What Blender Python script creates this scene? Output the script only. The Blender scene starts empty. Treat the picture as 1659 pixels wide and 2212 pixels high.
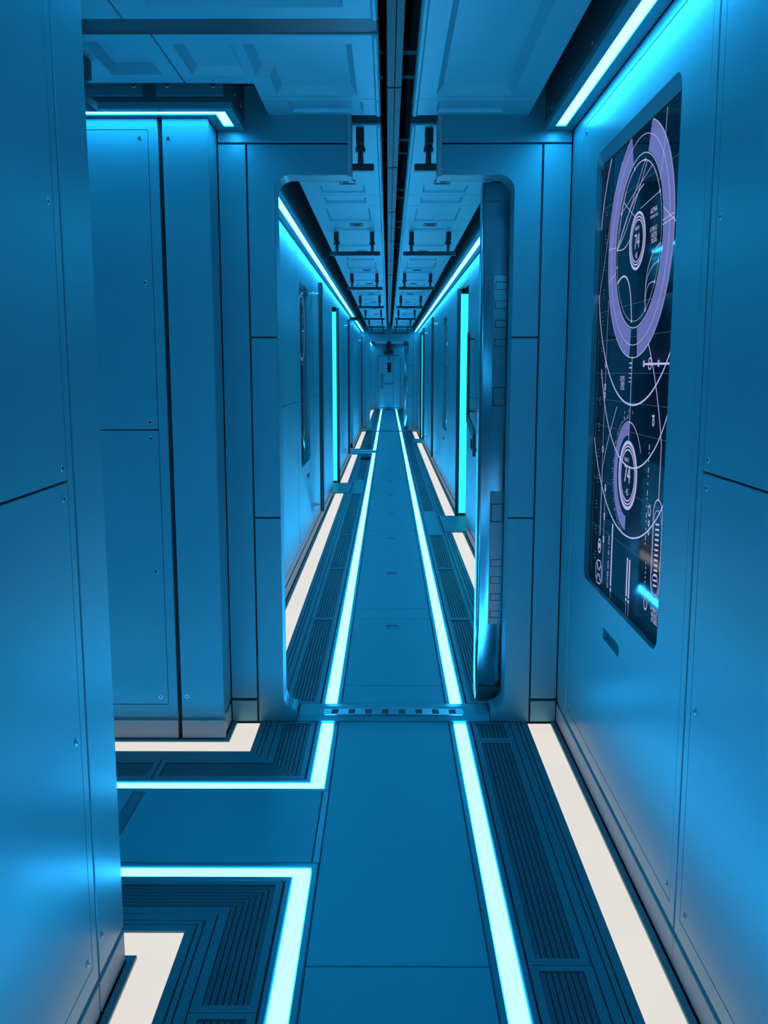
import bpy, bmesh, math, random
from mathutils import Vector

random.seed(4)
sc = bpy.context.scene
col = sc.collection

# ------------------------------------------------------------------ camera, world, exposure
PITCH = math.atan(306 / 2000.0)
YAW = math.atan(9 / 2000.0 * math.cos(PITCH))
cam_d = bpy.data.cameras.new('camera')
cam = bpy.data.objects.new('camera', cam_d)
col.objects.link(cam)
cam_d.sensor_fit = 'HORIZONTAL'
cam_d.sensor_width = 36.0
cam_d.lens = 36.0 * 2000.0 / 1659.0
cam_d.clip_start, cam_d.clip_end = 0.02, 200
cam.location = (-0.025, 0.0, 1.5)
cam.rotation_euler = (math.pi / 2 - PITCH, 0, YAW)
sc.camera = cam

world = bpy.data.worlds.new('world')
sc.world = world
world.use_nodes = True
world.node_tree.nodes['Background'].inputs[0].default_value = (0.0, 0.0, 0.0, 1)
world.node_tree.nodes['Background'].inputs[1].default_value = 0.0

sc.view_settings.view_transform = 'Standard'
sc.view_settings.look = 'None'
sc.view_settings.gamma = 1.0
sc.view_settings.use_curve_mapping = False
sc.view_settings.exposure = 0.0
sc.cycles.use_denoising = True
sc.cycles.max_bounces = 8
sc.cycles.diffuse_bounces = 6
sc.cycles.glossy_bounces = 4
sc.cycles.sample_clamp_indirect = 6.0

# light colours (the corridor's own LED strips): tint, strength
CYAN_FLOOR = ((0.032, 0.45, 1.0), 18.5)
CYAN_FLOOR_FAR = ((0.026, 0.45, 1.0), 24.0)
CYAN_COVE = ((0.024, 0.45, 1.0), 30.0)
CYAN_JAMB = ((0.03, 0.75, 0.80), 1.35)
WARM_FLOOR = ((0.76, 0.69, 0.60), 1.03)


# ------------------------------------------------------------------ materials
def mat(name, base, rough=0.5, metal=0.0, var=0.06, scale=7.0, spec=0.5, bump=0.0):
    m = bpy.data.materials.new(name)
    m.use_nodes = True
    nt = m.node_tree
    b = nt.nodes['Principled BSDF']
    b.inputs['Metallic'].default_value = metal
    b.inputs['Specular IOR Level'].default_value = spec
    tc = nt.nodes.new('ShaderNodeTexCoord')
    nz = nt.nodes.new('ShaderNodeTexNoise')
    nz.inputs['Scale'].default_value = scale
    nz.inputs['Detail'].default_value = 4
    nt.links.new(tc.outputs['Object'], nz.inputs['Vector'])
    cr = nt.nodes.new('ShaderNodeMapRange')
    cr.inputs['To Min'].default_value = 1 - var
    cr.inputs['To Max'].default_value = 1 + var
    nt.links.new(nz.outputs['Fac'], cr.inputs['Value'])
    mx = nt.nodes.new('ShaderNodeVectorMath')
    mx.operation = 'SCALE'
    mx.inputs[0].default_value = base
    nt.links.new(cr.outputs['Result'], mx.inputs['Scale'])
    nt.links.new(mx.outputs['Vector'], b.inputs['Base Color'])
    rr = nt.nodes.new('ShaderNodeMapRange')
    rr.inputs['To Min'].default_value = max(0.02, rough - 0.04)
    rr.inputs['To Max'].default_value = rough + 0.04
    nt.links.new(nz.outputs['Fac'], rr.inputs['Value'])
    nt.links.new(rr.outputs['Result'], b.inputs['Roughness'])
    if bump:
        n2 = nt.nodes.new('ShaderNodeTexNoise')
        n2.inputs['Scale'].default_value = 260
        nt.links.new(tc.outputs['Object'], n2.inputs['Vector'])
        bp = nt.nodes.new('ShaderNodeBump')
        bp.inputs['Strength'].default_value = bump
        bp.inputs['Distance'].default_value = 0.002
        nt.links.new(n2.outputs['Fac'], bp.inputs['Height'])
        nt.links.new(bp.outputs['Normal'], b.inputs['Normal'])
    return m


def emit(name, tint, strength):
    m = bpy.data.materials.new(name)
    m.use_nodes = True
    nt = m.node_tree
    b = nt.nodes['Principled BSDF']
    b.inputs['Base Color'].default_value = (0.12, 0.12, 0.12, 1)
    b.inputs['Roughness'].default_value = 0.5
    tc = nt.nodes.new('ShaderNodeTexCoord')
    nz = nt.nodes.new('ShaderNodeTexNoise')
    nz.inputs['Scale'].default_value = 2.5
    nt.links.new(tc.outputs['Object'], nz.inputs['Vector'])
    mr = nt.nodes.new('ShaderNodeMapRange')
    mr.inputs['To Min'].default_value = strength * 0.93
    mr.inputs['To Max'].default_value = strength * 1.07
    nt.links.new(nz.outputs['Fac'], mr.inputs['Value'])
    b.inputs['Emission Color'].default_value = (*tint, 1)
    nt.links.new(mr.outputs['Result'], b.inputs['Emission Strength'])
    return m


M = dict(
    wall=mat('satin_wall_paint', (0.13, 0.345, 0.375), 0.33, 0.2, spec=0.5),
    base=mat('skirting_glow_paint', (0.33, 0.39, 0.41), 0.42),  # wall paint made paler and greyer to hold the warm strips' glow
    groove=mat('shadow_gap', (0.03, 0.035, 0.04), 0.7),
    deck=mat('deck_vinyl', (0.06, 0.33, 0.365), 0.42, bump=0.05),
    trim=mat('deck_trim', (0.08, 0.27, 0.30), 0.30, 0.3),
    plate=mat('deck_edge_plate', (0.062, 0.19, 0.212), 0.38, 0.2),
    slat=mat('grille_slat', (0.035, 0.095, 0.11), 0.45),
    pit=mat('grille_pit', (0.008, 0.009, 0.010), 0.8),
    tray=mat('ceiling_tray_paint', (0.155, 0.47, 0.515), 0.40, 0.15),
    cove=mat('cove_shade_dark', (0.085, 0.09, 0.10), 0.5),  # fascias face away from the strips; that shade is put into this tone
    covep=mat('cove_housing_lip', (0.09, 0.28, 0.31), 0.35, 0.2),
    void=mat('ceiling_void', (0.010, 0.012, 0.014), 0.85),
    rail=mat('overhead_rail', (0.014, 0.038, 0.044), 0.45, 0.0),
    bar=mat('dark_grab_bar', (0.055, 0.06, 0.065), 0.38, 0.1),
    steel=mat('polished_steel', (0.34, 0.42, 0.45), 0.20, 1.0),
    plate_steel=mat('brushed_plate', (0.26, 0.34, 0.36), 0.26, 1.0),
    screw=mat('screw_steel', (0.55, 0.56, 0.58), 0.28, 1.0),
    black=mat('black_recess', (0.012, 0.013, 0.015), 0.5),
    glass=mat('screen_glass', (0.008, 0.011, 0.020), 0.04, spec=0.22, var=0.0),
    c_floor=emit('cyan_floor_diffuser', *CYAN_FLOOR),
    c_far=emit('cyan_floor_diffuser_corridor', *CYAN_FLOOR_FAR),
    c_cove=emit('cyan_cove_diffuser', *CYAN_COVE),
    c_jamb=emit('cyan_jamb_diffuser', *CYAN_JAMB),
    warm=emit('warm_floor_diffuser', *WARM_FLOOR),
    g_ring=emit('screen_violet', (0.125, 0.105, 0.33), 1.0),
    g_line=emit('screen_pale_line', (0.42, 0.40, 0.68), 1.0),
    g_dim=emit('screen_dim_line', (0.05, 0.065, 0.13), 1.0),
    g_back=emit('screen_backlight', (0.0035, 0.013, 0.030), 1.0),
)


# ------------------------------------------------------------------ mesh helpers
def FL(u, v, n): return (u, v, n)
def CE(z0): return lambda u, v, n: (u, v, z0 - n)
def RW(u, v, n): return (0.70 - n, u, v)
def LW(u, v, n): return (-0.70 + n, u, v)
def FY(y0): return lambda u, v, n: (u, y0 - n, v)
def BY(y0): return lambda u, v, n: (u, y0 + n, v)
def XR(x0): return lambda u, v, n: (x0 - n, u, v)
def XL(x0): return lambda u, v, n: (x0 + n, u, v)


def area(p):
    return sum(p[i][0] * p[(i + 1) % len(p)][1] - p[(i + 1) % len(p)][0] * p[i][1] for i in range(len(p))) / 2


def inset(p, d):
    """mitred inward offset of a polygon by d"""
    if d == 0:
        return list(p)
    s = 1 if area(p) > 0 else -1
    out = []
    n = len(p)
    for i in range(n):
        a, b, c = p[i - 1], p[i], p[(i + 1) % n]
        e1 = Vector((b[0] - a[0], b[1] - a[1])).normalized()
        e2 = Vector((c[0] - b[0], c[1] - b[1])).normalized()
        n1, n2 = Vector((-e1.y, e1.x)) * s, Vector((-e2.y, e2.x)) * s
        k = n1 + n2
        k = k / max(0.2, k.dot(n1)) if k.length > 1e-6 else n1
        out.append((b[0] + k.x * d, b[1] + k.y * d))
    return out


def rect(u0, u1, v0, v1):
    return [(u0, v0), (u1, v0), (u1, v1), (u0, v1)]


def rrect(u0, u1, v0, v1, r, seg=5):
    pts = []
    for cx, cy, a0 in ((u1 - r, v0 + r, -90), (u1 - r, v1 - r, 0), (u0 + r, v1 - r, 90), (u0 + r, v0 + r, 180)):
        for i in range(seg + 1):
            a = math.radians(a0 + 90 * i / seg)
            pts.append((cx + r * math.cos(a), cy + r * math.sin(a)))
    return pts


class MB:
    def __init__(self):
        self.bm = bmesh.new()

    def ring(self, P, la, na, lb, nb, mi):
        va = [self.bm.verts.new(P(u, v, na)) for u, v in la]
        vb = [self.bm.verts.new(P(u, v, nb)) for u, v in lb]
        self.bridge(va, vb, mi)
        return va, vb

    def bridge(self, va, vb, mi, closed=True):
        n = len(va)
        for i in range(n if closed else n - 1):
            f = self.bm.faces.new((va[i], va[(i + 1) % n], vb[(i + 1) % n], vb[i]))
            f.material_index = mi

    def tray(self, P, outer, nf=0.0, thick=0.01, ch=0.0015, mi=0, holes=()):
        """slab with a chamfered face towards +n; holes: (loop, depth, taper, wall material, floor material)"""
        bm = self.bm
        front = inset(outer, ch)
        f = [bm.verts.new(P(u, v, nf)) for u, v in front]
        c = [bm.verts.new(P(u, v, nf - ch)) for u, v in outer]
        b = [bm.verts.new(P(u, v, nf - thick)) for u, v in outer]
        self.bridge(f, c, mi)
        self.bridge(c, b, mi)
        thru = any(h[1] >= thick - 1e-6 for h in holes)
        if not thru:
            bm.faces.new(b).material_index = mi
        if not holes:
            bm.faces.new(f).material_index = mi
            return
        loops, rear = [f], [b]
        for loop, depth, taper, mw, mf in holes:
            h = [bm.verts.new(P(u, v, nf)) for u, v in loop]
            loops.append(h)
            lo = [bm.verts.new(P(u, v, nf - depth)) for u, v in (taper if isinstance(taper, list) else inset(loop, taper))]
            self.bridge(h, lo, mw)
            if depth >= thick - 1e-6:
                rear.append(lo)
            else:
                bm.faces.new(lo).material_index = mf
        for group in ([loops, rear] if thru else [loops]):
            edges = []
            for L in group:
                for i in range(len(L)):
                    a, d = L[i], L[(i + 1) % len(L)]
                    edges.append(bm.edges.get((a, d)) or bm.edges.new((a, d)))
            r = bmesh.ops.triangle_fill(bm, use_beauty=True, use_dissolve=False, edges=edges)
            for g in r['geom']:
                if isinstance(g, bmesh.types.BMFace):
                    g.material_index = mi

    def box(self, P, u0, u1, v0, v1, n0, n1, ch=0.0015, mi=0):
        self.tray(P, rect(min(u0, u1), max(u0, u1), min(v0, v1), max(v0, v1)), n1, n1 - n0, ch, mi)

    def cyl(self, c, axis, r, h, seg=20, mi=0, ch=0.0):
        """solid cylinder from c along axis"""
        ax = Vector(axis).normalized()
        t = Vector((0, 0, 1)) if abs(ax.z) < 0.9 else Vector((1, 0, 0))
        a = ax.cross(t).normalized()
        b = ax.cross(a)
        c = Vector(c)
        prof = [(r, 0), (r, h - ch), (r - ch, h)] if ch else [(r, 0), (r, h)]
        rings = [[self.bm.verts.new(c + ax * hh + (a * math.cos(2 * math.pi * i / seg) + b * math.sin(2 * math.pi * i / seg)) * rr)
                  for i in range(seg)] for rr, hh in prof]
        for p, q in zip(rings, rings[1:]):
            self.bridge(p, q, mi)
        self.bm.faces.new(rings[0]).material_index = mi
        self.bm.faces.new(rings[-1]).material_index = mi

    def flat(self, P, loop, n, mi=0):
        self.bm.faces.new([self.bm.verts.new(P(u, v, n)) for u, v in loop]).material_index = mi

    def build(self, name, mats, parent=None, loc=None, smooth=False):
        bmesh.ops.recalc_face_normals(self.bm, faces=self.bm.faces)
        me = bpy.data.meshes.new(name)
        self.bm.to_mesh(me)
        self.bm.free()
        for m in (mats if isinstance(mats, (list, tuple)) else [mats]):
            me.materials.append(M[m])
        if smooth:
            me.polygons.foreach_set('use_smooth', [True] * len(me.polygons))
        o = bpy.data.objects.new(name, me)
        col.objects.link(o)
        if parent is not None:
            w = Vector(parent['_at'])
            o.parent = parent
            o.location = -w
            o['_at'] = (0.0, 0.0, 0.0)
        elif loc is not None:
            from mathutils import Matrix
            me.transform(Matrix.Translation(-Vector(loc)))
            o.location = loc
            o['_at'] = tuple(loc)
        else:
            o['_at'] = (0.0, 0.0, 0.0)
        return o


def one(P=FL):
    return MB()


def thing(name, label, cat, loc, group=None):
    o = bpy.data.objects.new(name, None)
    col.objects.link(o)
    o.empty_display_size = 0.05
    o.location = loc
    o['_at'] = tuple(loc)
    o['label'] = label
    o['category'] = cat
    if group:
        o['group'] = group
    return o


def tag(o, label, cat, group=None):
    o['label'] = label
    o['category'] = cat
    if group:
        o['group'] = group
    return o


def struct(o):
    o['kind'] = 'structure'
    return o


def inst(src, name, parent, at):
    """a linked copy of a small part (shared mesh) under its thing"""
    o = src.copy()
    o.name = name
    col.objects.link(o)
    o.parent = parent
    o.location = Vector(at) - Vector(parent['_at'])
    return o


ORD = ['first', 'second', 'third', 'fourth', 'fifth', 'sixth', 'seventh', 'eighth', 'ninth', 'tenth', 'eleventh', 'twelfth',
       'thirteenth', 'fourteenth', 'fifteenth', 'sixteenth', 'seventeenth', 'eighteenth', 'nineteenth', 'twentieth',
       'twenty-first', 'twenty-second', 'twenty-third', 'twenty-fourth', 'twenty-fifth', 'twenty-sixth']

# screw prototypes (one mesh per facing direction)
SCREW = {}


def screw_mesh(key, P):
    m = MB()
    ax = Vector(P(0, 0, 1)) - Vector(P(0, 0, 0))
    o0 = Vector(P(0, 0, 0)) - Vector(P(0, 0, 0))
    m.cyl(o0, ax, 0.0085, 0.0025, 14, 0, 0.0012)
    m.cyl(o0 + ax * 0.0026, ax, 0.0042, 0.0002, 6, 1)
    bmesh.ops.recalc_face_normals(m.bm, faces=m.bm.faces)
    me = bpy.data.meshes.new('screw')
    m.bm.to_mesh(me)
    m.bm.free()
    me.materials.append(M['screw'])
    me.materials.append(M['black'])
    SCREW[key] = me


for _k, _P in (('R', RW), ('L', LW), ('F', FY(0)), ('B', BY(0))):
    screw_mesh(_k, _P)


def screw(parent, key, at):
    o = bpy.data.objects.new('screw', SCREW[key])
    col.objects.link(o)
    o.parent = parent
    o.location = Vector(at) - Vector(parent['_at'])
    return o


# ------------------------------------------------------------------ key dimensions (metres)
BH1, BH1B = 3.82, 3.95        # first bulkhead, front and back
BH2, BH2B = 22.95, 23.08      # second bulkhead
END = 35.9
Y0 = -2.4                     # end behind the viewer
BR1 = (2.18, 3.625)           # side passage on the left
BR2 = (16.58, 18.02)
GRID = 1.455
XL_END = -3.8
WT = 2.43                     # top of the cladding

# ------------------------------------------------------------------ structure: floor, walls, ceiling void
m = MB()
m.box(FL, -0.95, 1.15, Y0 - .2, END + .2, -0.25, -0.045, 0)
m.box(FL, XL_END - .2, -0.95, BR1[0] - .2, BR1[1] + .2, -0.25, -0.045, 0)
m.box(FL, -2.6, -0.95, BR2[0] - .2, BR2[1] + .2, -0.25, -0.045, 0)
struct(m.build('floor', 'pit'))

m = MB()
m.box(FL, -0.95, 1.15, Y0 - .2, END + .2, 3.05, 3.15, 0)
m.box(FL, XL_END - .2, -0.95, BR1[0] - .2, BR1[1] + .2, 3.05, 3.15, 0)
m.box(FL, -2.6, -0.95, BR2[0] - .2, BR2[1] + .2, 3.05, 3.15, 0)
struct(m.build('ceiling', 'void'))

DOOR_R = [(8.57, 9.55), (19.4, 20.5)]
DOOR_L = [(11.35, 12.4)]
DTOP = 2.31
m = MB()
segs, y = [], Y0
for a, b in DOOR_R:
    segs.append((y, a)); y = b
segs.append((y, END))
for a, b in segs:
    m.box(RW, a, b, -0.04, 3.05, -0.14, -0.045, 0)
for a, b in DOOR_R:
    m.box(RW, a, b, DTOP, 3.05, -0.14, -0.045, 0)
    m.box(RW, a - .05, b + .05, -0.04, DTOP + .05, -0.46, -0.42, 0)
    m.box(FL, .84, 1.12, a - .05, a, -.04, DTOP + .05, 0)
    m.box(FL, .84, 1.12, b, b + .05, -.04, DTOP + .05, 0)
    m.box(FL, .84, 1.12, a, b, DTOP, DTOP + .05, 0)
struct(m.build('wall_right', 'groove'))
m = MB()
segs, y = [], Y0
for a, b in [BR1] + DOOR_L + [BR2]:
    segs.append((y, a - .021 if (a, b) in (BR1, BR2) else a)); y = b + (.021 if (a, b) in (BR1, BR2) else 0)
segs.append((y, END))
for a, b in segs:
    m.box(LW, a, b, -0.04, 3.05, -0.14, -0.045, 0)
for a, b in DOOR_L:
    m.box(LW, a, b, DTOP, 3.05, -0.14, -0.045, 0)
    m.box(LW, a - .05, b + .05, -0.04, DTOP + .05, -0.46, -0.42, 0)
    m.box(FL, -1.12, -.84, a - .05, a, -.04, DTOP + .05, 0)
    m.box(FL, -1.12, -.84, b, b + .05, -.04, DTOP + .05, 0)
    m.box(FL, -1.12, -.84, a, b, DTOP, DTOP + .05, 0)
struct(m.build('wall_left', 'groove'))
for (a, b), xe in ((BR1, XL_END), (BR2, -2.4)):
    for nm, bx in (('wall_passage_far', (xe, -.842, b + .021, b + .16)), ('wall_passage_near', (xe, -.842, a - .16, a - .021)), ('wall_passage_end', (xe - .12, xe - .022, a - .16, b + .16))):
        m = MB()
        m.box(FL, *bx, -.04, 3.05, 0)
        struct(m.build(nm, 'groove'))
m = MB()
m.box(FL, -.84, .84, Y0 - .15, Y0, -.04, 3.05, 0)
struct(m.build('wall_back', 'wall'))
m = MB()
m.box(FL, -.84, .84, END, END + .15, -.04, 3.05, 0)
struct(m.build('wall_end', 'wall'))


# ------------------------------------------------------------------ floor lanes
# offsets from the centre line of a passage
CENTRE, TRIM_IN, CY, TRIM_OUT = (0, .235), (.2365, .2585), (.261, .308), (.3105, .331)
GR = (.334, .497)
SL = (.356, .470)
PLATES = [(.4995, .527), (.530, .545), (.5485, .5745)]
WARM = (.577, .674)
CURB = (.6765, .697)
N_SL = 7


def bo(o):
    return o * 1.04


def lane(m, s, o, y0, y1, top, mi=0, ch=.0015, depth=.03):
    m.box(FL, s * o[0], s * o[1], y0, y1, top - depth, top, ch, mi)


def lpoly(o, yend, yc, sy, xl):
    """plan outline of a lane that leaves the left of the main passage (ending at yend) into a side passage about yc; sy=+1 the far side"""
    o1, o2 = o
    b1, b2 = yc + sy * bo(o1), yc + sy * bo(o2)
    return [(-o1, yend), (-o1, b1), (xl, b1), (xl, b2), (-o2, b2), (-o2, yend)]


def grille_straight(name_loc, s, y0, y1, label, group, blank=False):
    t = thing('floor_grille' if not blank else 'deck_blank', label, 'floor grille' if not blank else 'floor plate', (s * .415, (y0 + y1) / 2, 0), group)
    m = MB()
    ra, rb = sorted((s * GR[0], s * GR[1])), sorted((s * SL[0], s * SL[1]))
    m.tray(FL, rect(ra[0], ra[1], y0 + .001, y1 - .001), 0, .03, .002, 0,
           [(rect(rb[0], rb[1], y0 + .024, y1 - .024), .016, 0, 0, 1)])
    m.build('frame', ['trim' if False else 'plate', 'pit'], t)
    if blank:
        m = MB()
        m.box(FL, rb[0], rb[1], y0 + .024, y1 - .024, -.012, 0.001, .001)
        m.build('cover', 'deck', t)
        return t
    m = MB()
    w = (SL[1] - SL[0]) / N_SL
    for i in range(N_SL):
        o = SL[0] + w * i
        lane(m, s, (o + .0012, o + w - .0012), y0 + .025, y1 - .025, -.004, 0, .001, .010)
    m.build('slats', 'slat', t)
    return t


def strip_light(name, mk, polys, label, cat, loc, edge=True, group=None):
    t = thing(name, label, cat, loc, group)
    m = MB()
    for p in polys:
        m.tray(FL, p, -.005, .018, .0005)
    m.build('diffuser', mk, t)
    m = MB()
    for p in polys:
        m.tray(FL, p, -.0235, .02, .0005)
    m.build('tray', 'plate', t)
    return t


def rlane(s, o, y0, y1):
    a, b = sorted((s * o[0], s * o[1]))
    return rect(a, b, y0, y1)


trims, plates, curbs = MB(), MB(), MB()


def straight(side, s, y0, y1, warm=None, plate_gaps=()):
    """trims, edge plates and curb of one straight run of floor on one side"""
    for o in (TRIM_IN, TRIM_OUT):
        lane(trims, s, o, y0, y1, 0, 0, .004)
    cuts, y = [], y0
    for a, b in plate_gaps:
        cuts.append((y, a)); y = b
    cuts.append((y, y1))
    for a, b in cuts:
        for o in PLATES:
            lane(plates, s, o, a, b, 0, 0, .0012)
        lane(curbs, s, CURB, a, b, 0.0, 0, .002, .04)


# right side, near section and beyond
straight('right', 1, Y0, BH1)
straight('right', 1, BH1B + .08, BH2, plate_gaps=DOOR_R)
straight('right', 1, BH2B + .05, END)
straight('left', -1, BH1B + .08, BR2[0] - .36, plate_gaps=DOOR_L)
straight('left', -1, BR2[1] + .36, BH2)
straight('left', -1, BH2B + .05, END)

# left side with mitred turns into the side passages
LRUN = []   # (yend, yc, sy, xl)
YC1 = (BR1[0] + BR1[1]) / 2
YC2 = (BR2[0] + BR2[1]) / 2
LRUN += [(BH1, YC1, 1, XL_END, 'far'), (Y0, YC1, -1, XL_END, 'near'), (BR2[1] + .36, YC2, 1, -2.4, 'far'), (BR2[0] - .36, YC2, -1, -2.4, 'near')]
for yend, yc, sy, xl, w in LRUN:
    for o in (TRIM_IN, TRIM_OUT):
        trims.tray(FL, lpoly(o, yend, yc, sy, xl), 0, .03, .004)
    for o in PLATES:
        plates.tray(FL, lpoly(o, yend, yc, sy, xl), 0, .03, .0012)
    curbs.tray(FL, lpoly(CURB, yend, yc, sy, xl), 0, .04, .002)
# inner trim carried past the mouths of the side passages
for yc in (YC1, YC2):
    lane(trims, -1, TRIM_IN, yc - bo(TRIM_IN[0]) + .002, yc + bo(TRIM_IN[0]) - .002, 0, 0, .002)
struct(trims.build('trim_1', 'trim'))
struct(plates.build('trim_2', 'plate'))
struct(curbs.build('trim_3', 'plate'))

# cyan floor strips
strip_light('floor_light', 'c_floor', [rlane(1, CY, Y0, BH1 - .012)], 'long cyan LED strip set in the floor below the wall display', 'floor light', (.285, 1, 0))
strip_light('floor_light', 'c_far', [rlane(1, CY, BH1B + .09, BH2 - .01)], 'cyan LED floor strip beyond the doorway on the hatch door side', 'floor light', (.285, 13, 0))
strip_light('floor_light', 'c_far', [rlane(1, CY, BH2B + .06, END - .05)], 'short distant cyan floor strip beyond the second bulkhead, hatch door side', 'floor light', (.285, 29, 0))
strip_light('floor_light', 'c_floor', [lpoly(CY, BH1 - .012, YC1, 1, XL_END)], 'L-shaped cyan floor strip turning from the doorway into the side passage', 'floor light', (-.285, 3.2, 0))
strip_light('floor_light', 'c_floor', [lpoly(CY, Y0, YC1, -1, XL_END)], 'nearer L-shaped cyan floor strip turning into the side passage beside the big mitred grille', 'floor light', (-.285, 2.6, 0))
strip_light('floor_light', 'c_far', [rlane(-1, CY, BH1B + .09, BR2[0] - .362)], 'cyan LED floor strip beyond the doorway on the side of the narrow dark display', 'floor light', (-.285, 10, 0))
strip_light('floor_light', 'c_far', [lpoly(CY, BR2[0] - .36, YC2, -1, -2.4)], 'distant cyan floor strip turning into the far side passage, nearer corner', 'floor light', (-.285, 16.5, 0))
strip_light('floor_light', 'c_far', [lpoly(CY, BR2[1] + .36, YC2, 1, -2.4)], 'distant cyan floor strip turning into the far side passage, farther corner', 'floor light', (-.285, 18.2, 0))
strip_light('floor_light', 'c_far', [rlane(-1, CY, BR2[1] + .362, BH2 - .01)], 'distant cyan floor strip between the far side passage and second bulkhead', 'floor light', (-.285, 20.6, 0))
strip_light('floor_light', 'c_far', [rlane(-1, CY, BH2B + .06, END - .05)], 'short distant cyan floor strip beyond the second bulkhead, opposite the hatch door side', 'floor light', (-.285, 29, 0))

# warm white floor strips by the walls
strip_light('floor_light', 'warm', [rlane(1, WARM, Y0, BH1 - .012)], 'wide warm white floor light strip under the wall with the big display', 'floor light', (.625, 1, 0))
wr = [(BH1B + .09, 8.56, 'warm white floor strip just past the hatch door, ending at a doorway'),
      (9.56, 19.38, 'long warm white floor strip between the two lit doorways'),
      (20.52, BH2 - .01, 'small distant warm white floor strip between the far lit doorway and second bulkhead'),
      (BH2B + .06, END - .05, 'tiny warm white floor strip past second bulkhead, hatch door side')]
for a, b, lb in wr:
    strip_light('floor_light', 'warm', [rlane(1, WARM, a, b)], lb, 'floor light', (.625, (a + b) / 2, 0))
strip_light('floor_light', 'warm', [lpoly(WARM, BH1 - .012, YC1, 1, XL_END)], 'L-shaped warm white floor strip hugging the corner beside the doorway', 'floor light', (-.62, 3.5, 0))
strip_light('floor_light', 'warm', [lpoly(WARM, Y0, YC1, -1, XL_END)], 'L-shaped warm white floor strip wrapping the near wall corner', 'floor light', (-.62, 2.2, 0))
wl = [(BH1B + .09, 11.34, 'long warm white floor strip under the narrow dark display'),
      (12.41, BR2[0] - .362, 'warm white floor strip past the lit doorway opposite the hatch door side'),
      (BR2[1] + .362, BH2 - .01, 'distant warm white floor strip between far side passage and second bulkhead'),
      (BH2B + .06, END - .05, 'tiny warm white floor strip past second bulkhead, opposite the hatch door side')]
for a, b, lb in wl:
    strip_light('floor_light', 'warm', [rlane(-1, WARM, a, b)], lb, 'floor light', (-.625, (a + b) / 2, 0))
strip_light('floor_light', 'warm', [lpoly(WARM, BR2[0] - .36, YC2, -1, -2.4)], 'distant warm floor strip turning into the far side passage, nearer corner', 'floor light', (-.62, 16.4, 0))
strip_light('floor_light', 'warm', [lpoly(WARM, BR2[1] + .36, YC2, 1, -2.4)], 'distant warm floor strip turning into the far side passage, farther corner', 'floor light', (-.62, 18.3, 0))

# grilles: straight runs
grille_straight(None, 1, 3.615, BH1 - .005, 'short ribbed floor grille tucked against the bulkhead beside the hatch door', None)
grille_straight(None, 1, 2.165, 3.613, 'long ribbed floor grille running beneath the big wall display', None)
grille_straight(None, 1, .71, 2.163, 'ribbed floor grille at the bottom edge, in front of the long one below the display', None)
grille_straight(None, 1, -.745, .708, 'ribbed floor grille under the viewer on the display side', None)
for s, nm, blanks in ((1, 'hatch door side', (3,)), (-1, 'side opposite the hatch door', (5,))):
    for k in range(13):
        a, b = BH1B + .09 + GRID * k, BH1B + .09 + GRID * (k + 1)
        if s < 0 and b > BR2[0] - .3 and a < BR2[1] + .3:
            continue
        if b > BH2:
            b = BH2 - .006
        grille_straight(None, s, a, b - .003, ('plain blank deck plate among the floor grilles, ' if k in blanks else ORD[k] + ' ribbed floor grille beyond the doorway, ') + nm,
                        'floor grilles along the corridor', k in blanks)
    for k in range(8):
        a = BH2B + .05 + 1.55 * k
        grille_straight(None, s, a, a + 1.547, ORD[k] + ' tiny floor grille past the second bulkhead, ' + nm, 'floor grilles past the second bulkhead')


def grille_l(yend, yc, sy, xend, label):
    t = thing('floor_grille', label, 'floor grille', (-.415, yc + sy * .43, 0))
    out = lpoly(GR, yend, yc, sy, xend)
    e = .022 if yend > yc else -.022
    hole = lpoly(SL, yend - e, yc, sy, xend + .022)
    m = MB()
    m.tray(FL, out, 0, .03, .002, 0, [(hole, .016, 0, 0, 1)])
    m.build('frame', ['plate', 'pit'], t)
    m = MB()
    w = (SL[1] - SL[0]) / N_SL
    for i in range(N_SL):
        o = SL[0] + w * i
        m.tray(FL, lpoly((o + .0012, o + w - .0012), yend - e * 1.05, yc, sy, xend + .023), -.004, .010, .001)
    m.build('slats', 'slat', t)


def grille_branch(yc, sy, x0, x1, label):
    t = thing('floor_grille', label, 'floor grille', ((x0 + x1) / 2, yc + sy * .43, 0))
    a, b = sorted((yc + sy * bo(GR[0]), yc + sy * bo(GR[1])))
    c, d = sorted((yc + sy * bo(SL[0]), yc + sy * bo(SL[1])))
    m = MB()
    m.tray(FL, rect(x0, x1, a, b), 0, .03, .002, 0, [(rect(x0 + .022, x1 - .022, c, d), .016, 0, 0, 1)])
    m.build('frame', ['plate', 'pit'], t)
    m = MB()
    w = (d - c) / N_SL
    for i in range(N_SL):
        m.box(FL, x0 + .023, x1 - .023, c + w * i + .0012, c + w * (i + 1) - .0012, -.014, -.004, .001)
    m.build('slats', 'slat', t)


grille_l(BH1 - .005, YC1, 1, -.905, 'mitred L-shaped floor grille in the corner by the doorway and side passage')
grille_l(1.985, YC1, -1, -.905, 'large mitred L-shaped floor grille at the near corner of the side passage')
grille_branch(YC1, 1, -2.36, -.908, 'ribbed floor grille along the far wall inside the side passage')
grille_branch(YC1, -1, -2.36, -.908, 'ribbed floor grille along the near wall inside the side passage')
grille_straight(None, -1, .53, 1.983, 'ribbed floor grille at the bottom edge below the big mitred grille', None)
grille_l(BR2[1] + .355, YC2, 1, -1.5, 'distant mitred floor grille at the farther corner of the far side passage')
grille_l(BR2[0] - .355, YC2, -1, -1.5, 'distant mitred floor grille at the nearer corner of the far side passage')


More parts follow.
